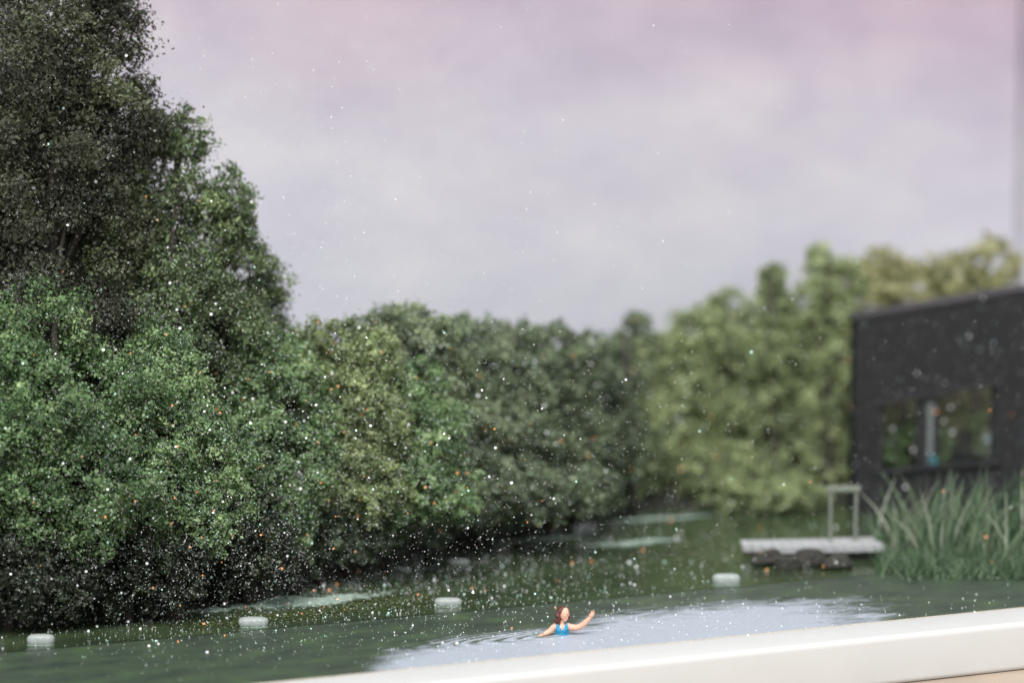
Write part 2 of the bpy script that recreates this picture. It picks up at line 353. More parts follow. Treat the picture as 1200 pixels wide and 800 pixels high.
tree('leaning_tree', 'grey green bushy tree reaching to the water between left stand and yellow green tree', (345, 695),
     [(300, 440, 44, 56, 0.1), (345, 470, 46, 60, 0.0), (290, 520, 46, 60, -0.2), (350, 545, 44, 52, -0.2), (315, 590, 50, 50, -0.3), (282, 600, 42, 46, -0.3), (380, 520, 24, 40, -0.1), (300, 636, 26, 28, -0.3), (345, 622, 24, 30, -0.3)], 'fresh', 4.2, 0.75, tint=0.52, trunk=0.1, limbs=6)
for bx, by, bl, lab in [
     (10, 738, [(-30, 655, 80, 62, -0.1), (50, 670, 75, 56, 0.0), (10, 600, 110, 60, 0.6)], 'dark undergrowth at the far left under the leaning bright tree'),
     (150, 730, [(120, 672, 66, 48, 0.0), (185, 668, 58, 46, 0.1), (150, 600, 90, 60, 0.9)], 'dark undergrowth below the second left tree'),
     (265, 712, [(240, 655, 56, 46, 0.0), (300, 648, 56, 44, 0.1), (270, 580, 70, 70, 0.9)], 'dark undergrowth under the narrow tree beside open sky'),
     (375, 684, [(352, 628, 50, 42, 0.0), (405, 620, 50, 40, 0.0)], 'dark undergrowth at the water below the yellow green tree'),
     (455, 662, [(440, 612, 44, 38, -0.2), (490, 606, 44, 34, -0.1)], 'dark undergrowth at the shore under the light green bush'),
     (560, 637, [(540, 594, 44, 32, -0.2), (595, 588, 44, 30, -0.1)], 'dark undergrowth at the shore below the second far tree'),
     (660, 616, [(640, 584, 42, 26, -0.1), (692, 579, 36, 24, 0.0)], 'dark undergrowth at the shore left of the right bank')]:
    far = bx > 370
    tree('undergrowth', lab, (bx, by), bl, 'grey' if far else 'shade', 5.0, 0.75, tint=0.20 if far else 0.36, trunk=0.08, limbs=4, cat='bush')  # added bushes; dark leaf colour stands in for shade and dark reflections
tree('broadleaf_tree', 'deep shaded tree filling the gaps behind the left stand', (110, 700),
     [(40, 290, 130, 130, 2.2), (170, 390, 110, 130, 2.4), (40, 480, 150, 130, 1.8), (250, 520, 84, 120, 2.2), (140, 580, 140, 90, 1.8), (20, 130, 90, 110, 2.0)], 'dark', 8.0, 0.8, tint=0.14, trunk=0.2, limbs=6)  # added fill tree; low tint paints shade into its leaves
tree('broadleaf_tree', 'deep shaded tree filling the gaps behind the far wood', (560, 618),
     [(420, 500, 70, 90, 0.6), (500, 500, 80, 100, 0.6), (590, 500, 80, 100, 0.6), (660, 500, 64, 90, 0.6), (712, 500, 40, 84, 0.8)], 'grey', 7.0, 0.8, tint=0.10, trunk=0.16, limbs=6, lean=-0.2)  # added backing tree, leaf tint lowered to stand in for shade between crowns
# centre stand
tree('broadleaf_tree', 'yellow green tree next to the left stand, in front of the dark wood', (405, 674),
     [(398, 402, 40, 30, 0.9), (430, 425, 44, 48, 0.7), (368, 440, 34, 54, 0.9), (402, 480, 52, 60, 0.5), (445, 500, 40, 54, 0.4), (395, 550, 46, 52, 0.3), (440, 570, 46, 40, 0.2)], 'yellow', 3.8, 0.8, tint=0.34, lean=-1.6, trunk=0.11)
tree('broadleaf_tree', 'round topped grey green tree at the highest point of the far wood', (480, 648),
     [(470, 388, 46, 34, 0.8), (450, 400, 40, 30, 0.9), (500, 420, 44, 45, 0.6), (480, 480, 60, 60, 0.4), (500, 560, 50, 50, 0.3)], 'grey', 4.0, 1.05, tint=0.46, lean=-2.3, trunk=0.15)
tree('broadleaf_tree', 'round grey green tree second in the far wood, right of its highest tree', (545, 636),
     [(540, 395, 36, 30, 0.8), (545, 430, 44, 45, 0.6), (540, 500, 55, 60, 0.4), (550, 570, 48, 40, 0.3)], 'grey', 4.0, 1.05, tint=0.44, lean=-2.3, trunk=0.15)
tree('broadleaf_tree', 'round grey green tree in the middle of the far wood', (605, 624),
     [(600, 402, 34, 28, 0.9), (615, 440, 44, 45, 0.6), (605, 510, 52, 55, 0.4), (610, 570, 45, 36, 0.3)], 'grey', 4.0, 1.05, tint=0.38, lean=-2.3, trunk=0.15)
tree('broadleaf_tree', 'dark round tree of the far wood just left of its notch of sky', (668, 612),
     [(650, 405, 32, 26, 0.8), (682, 420, 26, 30, 0.8), (665, 455, 44, 45, 0.6), (672, 520, 48, 52, 0.4), (675, 570, 42, 32, 0.3)], 'grey', 4.2, 1.05, tint=0.30, lean=-2.3, trunk=0.15)
tree('bush', 'light green bush standing before the round trees of the far wood', (500, 655),
     [(492, 452, 30, 30, 0.2), (470, 500, 36, 50, 0.0), (512, 520, 40, 52, 0.1), (480, 570, 50, 46, -0.1), (530, 575, 36, 36, 0.0)], 'fresh', 3.8, 0.75, tint=0.50, lean=-2.3, trunk=0.1, cat='bush')
tree('bush', 'dark bush at the water edge under the middle of the far wood', (600, 628),
     [(580, 570, 46, 36, -0.3), (630, 575, 46, 30, -0.2), (690, 575, 30, 28, -0.1)], 'grey', 4.0, 0.8, tint=0.26, lean=-2.3, trunk=0.1, cat='bush')
tree('broadleaf_tree', 'small open tree with layered twigs sticking up above the far wood', (742, 604),
     [(712, 450, 26, 40, 1.2), (706, 520, 30, 60, 1.0), (748, 374, 17, 9, 1.5), (736, 392, 15, 10, 1.5), (757, 396, 20, 9, 1.5), (722, 412, 22, 16, 1.4), (752, 420, 26, 16, 1.4), (735, 450, 34, 30, 1.3), (740, 520, 40, 50, 1.2)], 'grey', 4.0, 1.1, tint=0.42, trunk=0.09, cl=0.34)
# right stand
tree('broadleaf_tree', 'broad pale green tree with tiered branches at the left of the right bank', (790, 592),
     [(780, 420, 44, 34, 0.4), (750, 470, 34, 40, 0.3), (815, 400, 44, 40, 0.5), (800, 480, 60, 55, 0.2), (755, 540, 38, 42, 0.1), (825, 545, 45, 40, 0.1)], 'pale', 5.0, 1.0, tint=0.44, trunk=0.16)
tree('broadleaf_tree', 'wispy topped pale tree rising behind the broad tree of the right bank', (850, 586),
     [(855, 362, 26, 24, 1.4), (838, 380, 30, 26, 1.4), (862, 410, 34, 40, 1.3), (850, 480, 50, 70, 1.2)], 'pale', 5.0, 0.75, tint=0.5, trunk=0.13)
tree('broadleaf_tree', 'tall pointed green tree on the right bank between two paler trees', (905, 587),
     [(905, 330, 17, 22, 0.8), (902, 360, 28, 28, 0.8), (905, 410, 40, 45, 0.6), (895, 480, 48, 55, 0.5), (915, 545, 50, 40, 0.4)], 'pale', 5.0, 1.0, tint=0.30, trunk=0.16)
tree('bush', 'pale green bush hanging to the water left of the jetty', (880, 598),
     [(860, 555, 30, 36, -0.1), (885, 580, 40, 24, -0.2), (930, 580, 40, 24, -0.1)], 'pale', 5.0, 1.0, tint=0.40, trunk=0.08, cat='bush')
tree('broadleaf_tree', 'tall straw green tree just left of the black cabin', (965, 585),
     [(962, 310, 20, 22, 1.0), (985, 330, 34, 30, 1.0), (950, 370, 36, 45, 0.8), (985, 420, 45, 60, 0.7), (960, 490, 46, 60, 0.6), (985, 555, 44, 36, 0.5)], 'pale', 5.2, 1.0, tint=0.52, trunk=0.16)
tree('broadleaf_tree', 'straw yellow tree behind the left half of the cabin roof', (1060, 582),
     [(1030, 312, 32, 22, 1.6), (1060, 340, 46, 34, 1.5), (1020, 360, 42, 50, 1.5), (1070, 420, 60, 60, 1.5), (1060, 510, 60, 60, 1.5)], 'straw', 5.2, 0.8, tint=0.42, trunk=0.16)
tree('broadleaf_tree', 'yellowish tree behind the right half of the cabin roof, in the box corner', (1150, 580),
     [(1115, 318, 40, 24, 1.6), (1160, 310, 36, 30, 1.6), (1140, 360, 52, 40, 1.5), (1135, 440, 60, 60, 1.5), (1150, 520, 56, 60, 1.5)], 'straw', 5.2, 0.8, tint=0.36, trunk=0.16)

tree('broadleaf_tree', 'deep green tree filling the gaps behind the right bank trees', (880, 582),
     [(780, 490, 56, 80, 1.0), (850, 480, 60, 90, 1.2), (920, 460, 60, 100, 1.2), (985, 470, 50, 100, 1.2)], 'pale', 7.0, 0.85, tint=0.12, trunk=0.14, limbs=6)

# ------------------------------------------------------------------ dark earth banks under the trees
def bank(name, label, pts, h, back=4.0):
    """a low ridge of soil: front edge along picture points on the water, running back to the sky sheet"""
    g = [ground(*p) for p in pts]; V, Fc = [], []; n = len(g)
    prof = [(0, -0.05), (0.25, h * 0.45), (0.8, h * 0.8), (2.0, h), (back, h)]
    for p in g:
        for dy, z in prof:
            V.append((p[0] + rng.normal(0, 0.04), min(p[1] + dy, YBACK - 0.05), z * (1 if z < 0 else rng.uniform(0.8, 1.1))))
    k = len(prof)
    for i in range(n - 1):
        for j in range(k - 1): a = i * k + j; Fc.append((a, a + k, a + k + 1, a + 1))
    o = mk(name, V, Fc, earth, smooth=True); tag(o, label, 'bank', kind='structure'); return o
bank('bank', 'dark soil bank under the left trees and far wood', [(-140, 745), (-40, 740), (60, 733), (150, 726), (230, 716), (310, 706), (370, 685), (430, 669), (500, 653), (570, 637), (640, 621), (700, 608), (760, 598), (850, 594), (950, 591), (1030, 589), (1130, 587), (1230, 585)], 0.30)

# ------------------------------------------------------------------ black cabin
PC = ground(1100, 602); DC = depth(PC); sc_ = DC / F
cab = empty('cabin', PC, -YAW); tag(cab, 'black timber cabin with large windows and sloping roof line at the right', 'cabin')
def cx(px): return (px - 1100) * sc_
def cz(py): return (602 - py) * sc_ / math.cos(PITCH)
def slab(name, x0, x1, zt0, zt1, zb0, zb1, y0, y1, m, parent):
    V = [(x0, y0, zb0), (x1, y0, zb1), (x1, y1, zb1), (x0, y1, zb0), (x0, y0, zt0), (x1, y0, zt1), (x1, y1, zt1), (x0, y1, zt0)]
    Fc = [(0, 3, 2, 1), (4, 5, 6, 7), (0, 1, 5, 4), (1, 2, 6, 5), (2, 3, 7, 6), (3, 0, 4, 7)]
    return mk(name, V, Fc, m, parent)
def lin(p, q): return lambda x: p[1] + (q[1] - p[1]) * (x - p[0]) / (q[0] - p[0])
roofL, headL, sillL, footL = lin((1001, 371), (1205, 337)), lin((1030, 469), (1165, 447)), lin((1030, 550), (1165, 538)), lin((1001, 626), (1205, 640))
DEP = 0.95
def planks(x0, x1, topf, botf, wpx, m=black_timber):
    n = max(1, round((x1 - x0) / wpx)); e = np.linspace(x0, x1, n + 1)
    for i in range(n):
        a, b = e[i] + 0.45, e[i + 1] - 0.45; y0 = -0.03 - rng.uniform(0, 0.02)
        slab('plank', cx(a), cx(b), cz(topf(a)), cz(topf(b)), cz(botf(a)), cz(botf(b)), y0, 0.05, m, cab)
planks(1003, 1203, lambda x: roofL(x) + 5, headL, 9.1)
planks(1003, 1030, headL, footL, 9)
planks(1163, 1203, headL, footL, 10)
planks(1030, 1163, lambda x: sillL(x) + 5, footL, 9.5)
# backing walls behind the boards, side and rear walls (the rear has an opening too), floor, roof
slab('front_wall', cx(1002), cx(1204), cz(roofL(1002) + 6), cz(roofL(1204) + 6), cz(headL(1002)) + 0.02, cz(headL(1204)) + 0.02, 0.052, 0.14, black_trim, cab)
slab('front_wall', cx(1002), cx(1029), cz(headL(1002)), cz(headL(1029)), cz(640), cz(640), 0.053, 0.141, black_trim, cab)
slab('front_wall', cx(1164), cx(1204), cz(headL(1164)), cz(headL(1204)), cz(640), cz(640), 0.053, 0.141, black_trim, cab)
slab('front_wall', cx(1030), cx(1163), cz(sillL(1030) + 6), cz(sillL(1163) + 6), cz(640), cz(640), 0.053, 0.141, black_trim, cab)
slab('side_wall', cx(1002), cx(1005), cz(roofL(1002) + 6), cz(roofL(1005) + 6), cz(640), cz(640), 0.145, DEP, black_timber, cab)
slab('side_wall', cx(1201), cx(1204), cz(roofL(1201) + 6), cz(roofL(1204) + 6), cz(640), cz(640), 0.145, DEP, black_timber, cab)
slab('rear_wall', cx(1006), cx(1200), cz(roofL(1006) + 6), cz(roofL(1200) + 6), cz(472), cz(450), DEP - 0.1, DEP - 0.01, black_timber, cab)
slab('floor', cx(1006), cx(1200), cz(572), cz(572), cz(580), cz(580), 0.15, DEP - 0.12, black_trim, cab)
slab('roof', cx(999), cx(1207), cz(roofL(999)), cz(roofL(1207)), cz(roofL(999) + 4.6), cz(roofL(1207) + 4.6), -0.07, DEP + 0.1, black_trim, cab)
slab('window_head', cx(1026), cx(1168), cz(headL(1026) - 3), cz(headL(1168) - 3), cz(headL(1026) + 4), cz(headL(1168) + 4), -0.10, -0.055, black_trim, cab)
slab('window_sill', cx(1026), cx(1170), cz(sillL(1026) - 2), cz(sillL(1170) - 2), cz(sillL(1026) + 4), cz(sillL(1170) + 4), -0.14, -0.055, black_trim, cab)
glass = NT('window_glass'); gl = glass.n('ShaderNodeBsdfGlossy', i_Roughness=0.02); tr = glass.n('ShaderNodeBsdfTransparent'); tr.inputs[0].default_value = (0.68, 0.73, 0.71, 1)
mxg = glass.n('ShaderNodeMixShader'); mxg.inputs[0].default_value = 0.03; glass.l(tr.outputs[0], mxg.inputs[1]); glass.l(gl.outputs[0], mxg.inputs[2]); glass.l(mxg.outputs[0], glass.out.inputs['Surface'])
def window(x0, x1):
    wn = slab('window', cx(x0), cx(x0 + 3), cz(headL(x0) + 3), cz(headL(x0 + 3) + 3), cz(sillL(x0)), cz(sillL(x0 + 3)), 0.06, 0.12, black_trim, cab)
    slab('frame', cx(x1 - 3), cx(x1), cz(headL(x1 - 3) + 3), cz(headL(x1) + 3), cz(sillL(x1 - 3)), cz(sillL(x1)), 0.06, 0.12, black_trim, wn)
    slab('pane', cx(x0 + 3), cx(x1 - 3), cz(headL(x0 + 3) + 3), cz(headL(x1 - 3) + 3), cz(sillL(x0 + 3)), cz(sillL(x1 - 3)), 0.085, 0.095, glass.m, wn)
window(1031, 1076); window(1096, 1163)
slab('mullion', cx(1077), cx(1095), cz(headL(1077)), cz(headL(1095)), cz(sillL(1077)), cz(sillL(1095)), -0.02, 0.12, black_trim, cab)
slab('pale_post', cx(1085), cx(1091), cz(headL(1085) + 12), cz(headL(1091) + 12), cz(sillL(1085)), cz(sillL(1091)), -0.05, -0.024, pale_post, cab)
bm = box_bm(cx(1086), cx(1096), -0.135, -0.06, cz(sillL(1090) - 2), cz(sillL(1090) - 12), 0.012, 2)
tb = from_bm('small_box', bm, teal_paint, None, PC); tb.rotation_euler = (0, 0, -YAW); tag(tb, 'tiny teal box on the sill of the cabin window', 'box')
# round backed chair inside, seen dark through the right window
ch = empty('armchair', PC, -YAW); tag(ch, 'dark round backed armchair behind the right cabin window', 'armchair')
bm = bmesh.new(); bmesh.ops.create_uvsphere(bm, u_segments=20, v_segments=12, radius=1)
for v in bm.verts: v.co = Vector((cx(1136) + v.co.x * 17 * sc_, 0.55 + v.co.y * 0.10, cz(532) + max(v.co.z, -0.9) * 27 * sc_))
from_bm('backrest', bm, black_trim, ch, smooth=True)
from_bm('seat', box_bm(cx(1121), cx(1151), 0.25, 0.6, cz(560), cz(551), 0.02), black_trim, ch)
for xx in (1123, 1149):
    for yy in (0.28, 0.57): from_bm('leg', box_bm(cx(xx) - 0.015, cx(xx) + 0.015, yy - 0.015, yy + 0.015, cz(572), cz(560)), black_trim, ch)

def added_leaves(px, blobs, label):  # invented leaves behind the glass, standing in for its green reflections
    base = PC + np.array([rt[0], rt[1], 0]) * cx(px) + np.array([math.sin(YAW), math.cos(YAW), 0]) * 0.42
    root = empty('added_leaves', base); tag(root, label, 'plant'); Vs, Qs, Ts, off = [], [], [], 0
    for (bx, bz, r) in blobs:
        V, Q, T = make_crown([(np.array([rt[0] * bx * sc_, rt[1] * bx * sc_, cz(bz)]), (r * sc_, r * sc_ * 0.5, r * sc_ * 1.3), 30)], 5 * sc_, 16, unit(-fw), 0.35, 0.75)
        Vs.append(V); Qs.append(Q + off); Ts.append(T); off += len(V)
    quads('foliage', np.concatenate(Vs), np.concatenate(Qs), LEAVES['pale'], root, tint=np.concatenate(Ts))
    bm = bmesh.new(); tube(bm, [(0, 0, cz(572)), (0.02, 0, cz(550)), (0, 0, cz(520))], [0.05, 0.035, 0.02], 6); from_bm('stem', bm, bark, root)
added_leaves(1055, [(-8, 530, 13), (8, 515, 12), (2, 545, 12)], 'added pale green leaves behind the left cabin window')
added_leaves(1112, [(0, 520, 12), (-2, 540, 10)], 'slim added green leaves behind the right cabin window, left of the armchair')
added_leaves(1150, [(0, 500, 10), (-8, 490, 11), (3, 525, 7)], 'added green leaves above the armchair behind the right cabin window')

# ------------------------------------------------------------------ jetty with stones and hand rail
PJ = ground(950, 657); DJ = depth(PJ); sj = DJ / F
jt = empty('jetty', PJ, -YAW); tag(jt, 'pale grey jetty on dark posts beside the reeds', 'jetty')
def jx(px): return (px - 950) * sj
def jz(py): return (657 - py) * sj
edges = np.linspace(872, 1036, 15)
for i in range(14):
    a, b = edges[i] + 0.2, edges[i + 1] - 0.2; tl = (i / 14) * 4; fy = -0.02 + 0.10 * (i < 3) * (3 - i)
    slab('plank', jx(a), jx(b), jz(642 - tl), jz(642 - tl), jz(649 - tl), jz(649 - tl), fy, 0.85 + rng.uniform(-0.03, 0.03), deck_grey, jt)
slab('beam', jx(880), jx(1030), jz(648), jz(645), jz(654), jz(651), 0.10, 0.17, stone_mat, jt)
for px in (892, 930, 975, 1018):
    bm = bmesh.new(); tube(bm, [(jx(px), 0.13, jz(653)), (jx(px), 0.13, -0.1)], [0.05, 0.055], 8); from_bm('post', bm, stone_mat, jt)
bm = bmesh.new(); tube(bm, [(jx(935), 0.08, jz(652)), (jx(962), 0.08, jz(676))], [0.035, 0.035], 6); from_bm('brace', bm, deck_grey, jt)
hr = empty('handrail', PJ, -YAW); tag(hr, 'pale square handrail standing at the back of the jetty', 'handrail')
for px in (977, 1007):
    bm = bmesh.new(); tube(bm, [(jx(px), 0.5, jz(646)), (jx(px), 0.5, jz(580))], [0.034, 0.034], 8); from_bm('post', bm, rail_metal, hr)
from_bm('top_bar', box_bm(jx(972), jx(1012), 0.45, 0.55, jz(580), jz(573), 0.012), rail_metal, hr)
for i, (px, py, r, lab) in enumerate([(900, 662, 15, 'dark rounded stone at the left end of the jetty'), (922, 666, 13, 'second dark stone from the left under the jetty'), (948, 662, 17, 'largest dark stone under the middle of the jetty'), (982, 666, 14, 'dark stone under the right part of the jetty')]):
    p = ground(px, py); s_ = depth(p) / F * r; bm = bmesh.new(); bmesh.ops.create_icosphere(bm, subdivisions=3, radius=1)
    ph = rng.uniform(0, 6, 6)
    for v in bm.verts:
        c = v.co; k = 1 + 0.16 * math.sin(3 * c.x + ph[0]) + 0.13 * math.sin(4 * c.y + ph[1]) + 0.12 * math.sin(5 * c.z + ph[2])
        v.co = Vector((c.x * 1.15 * k * s_, c.y * 0.9 * k * s_, (c.z * 0.8 * k + 0.45) * s_))
    o = from_bm('stone', bm, stone_mat, None, p, smooth=True); tag(o, lab, 'stone', 'stones under the jetty')

# ------------------------------------------------------------------ reeds
reed_mats = [leaf_mat('reed_green', (0.05, 0.09, 0.055), (0.13, 0.21, 0.12), (0.28, 0.36, 0.22)), leaf_mat('reed_straw', (0.20, 0.25, 0.17), (0.38, 0.43, 0.32), (0.55, 0.58, 0.47))]
def reeds(px0, px1, py, hpx, n, label, straw=0.2, z=0.0):
    P = ground((px0 + px1) / 2, py, z); D = depth(P); s = D / F; root = empty('reed_clump', P); tag(root, label, 'reeds', 'reeds in front of the cabin')
    half = (px1 - px0) / 2 * s
    for mi, cnt, nm in ((0, int(n * (1 - straw)), 'green_blades'), (1, int(n * straw), 'straw_blades')):
        V, Q, T = [], [], []
        for _ in range(cnt):
            a = rng.uniform(-half, half); dpt = rng.uniform(-0.4, 0.7); b0 = rt * a + np.array([fw[0], fw[1], 0]) * dpt
            h = hpx * s * rng.uniform(0.35, 1.15); wd = rng.uniform(1.8, 6.0) * s; lean = rng.normal(0.16, 0.34) * h; ln2 = rng.normal(0, 0.15) * h
            side = unit(np.array([rng.normal(), rng.normal() * 0.6, 0])); st = len(V); t0 = rng.random()
            for k in range(5):
                q = k / 4; c = b0 + rt * lean * q ** 1.8 + np.array([fw[0], fw[1], 0]) * ln2 * q ** 2 + np.array([0, 0, -0.05 + h * (q - 0.12 * q ** 3 * abs(lean) / h)])
                ww = wd * (1 - q ** 2 * 0.93); V += [c - side * ww / 2, c + side * ww / 2]
            for k in range(4): Q.append((st + 2 * k, st + 2 * k + 1, st + 2 * k + 3, st + 2 * k + 2)); T.append(t0)
        if V: quads(nm, np.array(V), np.array(Q), reed_mats[mi], root, tint=T)
reeds(1030, 1085, 654, 92, 75, 'pale reeds beside the jetty, at the left of the reed bed', 0.38)
reeds(1080, 1140, 658, 98, 115, 'dense green reeds under the middle of the cabin windows', 0.18)
reeds(1135, 1225, 662, 110, 150, 'tall green reeds at the right end of the reed bed', 0.14)
# low grass on the near right shore
def grass(name, label, pts, n, hpx, mat):
    V, Q, T = [], [], []
    for _ in range(n):
        i = rng.integers(len(pts)); (x0, x1, y0, y1) = pts[i]; p = ground(rng.uniform(x0, x1), rng.uniform(y0, y1)); s = depth(p) / F
        h = hpx * s * rng.uniform(0.4, 1.2); a = rng.uniform(0, 6.28); side = np.array([math.cos(a), math.sin(a), 0]) * s * 1.1; b = np.array([rng.normal(), rng.normal(), 0]) * h * 0.5; st = len(V)
        V += [p - side - np.array([0, 0, .02]), p + side - np.array([0, 0, .02]), p + side * .3 + b + np.array([0, 0, h]), p - side * .3 + b + np.array([0, 0, h])]
        Q.append((st, st + 1, st + 2, st + 3)); T.append(rng.random())
    o = quads(name, np.array(V), np.array(Q), mat, None, tint=T); tag(o, label, 'grass', kind='stuff'); return o
grass('grass', 'low green grass at the foot of the reeds', [(1030, 1225, 645, 676), (1060, 1225, 650, 680)], 3200, 22, reed_mats[0])

# ------------------------------------------------------------------ things floating on the lake
def float_buoy(px, py, wpx, hpx, label):
    p = ground(px, py); s = depth(p) / F; root = empty('float', p, -YAW); tag(root, label, 'float', 'white floats on the lake')
    def pill(w_, h_, d_, z0):
        bm = bmesh.new(); bmesh.ops.create_uvsphere(bm, u_segments=24, v_segments=14, radius=1)
        sg = lambda a, e: math.copysign(abs(a) ** e, a)
        for v in bm.verts: v.co = Vector((sg(v.co.x, 0.55) * w_ / 2, sg(v.co.y, 0.7) * d_ / 2, z0 + sg(v.co.z, 0.6) * h_ / 2))
        return bm
    from_bm('shell', pill(wpx * s, hpx * s * 0.85, wpx * s * 0.5, hpx * s * 0.34), float_white, root, smooth=True)
    from_bm('reflection_strip', pill(wpx * s * 1.0, hpx * s * 0.10, wpx * s * 0.62, 0.0), mat_pale, root, smooth=True)  # flat pale disc shaped as the float's reflection on the water
for a in [(48, 754, 32, 15, 'white rounded float in the dark water at the left edge'),
          (297, 733, 35, 14, 'white rounded float just below the pale algae streak'),
          (525, 709, 32, 12, 'pale float on the lake above and left of the swimmer'),
          (538, 660, 24, 7, 'small pale float far out below the light green bush'),
          (851, 684, 33, 16, 'pale float on the lake left of the jetty'),
          (474, 668, 15, 5, 'tiny pale float at the dark shore under the yellow green tree'),
          (690, 622, 18, 5, 'tiny pale float at the shore left of the right bank')]: float_buoy(*a)
def drift(px, py, wpx, dpx, n, label, mat, name, core=0.5, fl=2.2):
    """a drift of small floating leaves, thick in the middle and ragged at the rim"""
    p = ground(px, py); s = depth(p) / F; L = wpx * s / 2; q = ground(px, py - dpx / 2); Dp = abs(q[1] - p[1]); V, Q, T = [], [], []
    ph = rng.uniform(0, 6, 3)
    for _ in range(n):
        a, b = rng.normal(0, 0.42, 2) if rng.random() > core else rng.uniform(-0.8, 0.8, 2)
        x = a * L; y = b * Dp * (1 - 0.6 * min(1, abs(a))) + Dp * (0.25 * math.sin(a * 4 + ph[0]) + 0.12 * math.sin(a * 11 + ph[1])); c = np.array([x, y, rng.uniform(0.004, 0.016)])
        if p[1] + y < YJOINT + 0.06: continue
        k = int(rng.integers(5, 7)); a0 = rng.uniform(0, 6.28); rx = fl * s * rng.uniform(0.4, 1.0); st = len(V)
        tz = rng.normal(0, 0.05, 2)
        for m in range(4):
            aa = a0 + m * math.pi / 2; dx, dy = math.cos(aa) * rx * 1.3, math.sin(aa) * rx
            V.append(c + np.array([dx, dy, abs(tz[0] * dx + tz[1] * dy)]))
        Q.append((st, st + 1, st + 2, st + 3)); T.append(rng.random())
    o = quads(name, np.array(V), np.array(Q), mat, None, p, tint=T); tag(o, label, 'algae', kind='stuff'); return o
algae_m = leaf_mat('algae_pale', (0.28, 0.40, 0.33), (0.50, 0.64, 0.55), (0.68, 0.78, 0.70)); weed_m = leaf_mat('weed_leaf', (0.03, 0.045, 0.018), (0.075, 0.11, 0.04), (0.17, 0.21, 0.09))
drift(335, 722, 300, 16, 2600, 'green weed drifting below the long pale algae streak', weed_m, 'weed_drift', 0.1)
drift(450, 704, 150, 22, 1500, 'green weed drifting between the pale streak and the pale float', weed_m, 'weed_drift', 0.1)
drift(335, 706, 230, 14, 7000, 'long pale algae streak on the dark water left of centre', algae_m, 'algae_drift', 0.45, 2.6)
drift(635, 632, 150, 5, 1100, 'thin pale algae streak below the far wood', algae_m, 'algae_drift', 0.5)
drift(745, 636, 120, 6, 1000, 'pale algae streak below the broad tree of the right bank', algae_m, 'algae_drift', 0.5)
drift(770, 608, 150, 4, 800, 'thin pale streak at the foot of the right bank', algae_m, 'algae_drift', 0.5)

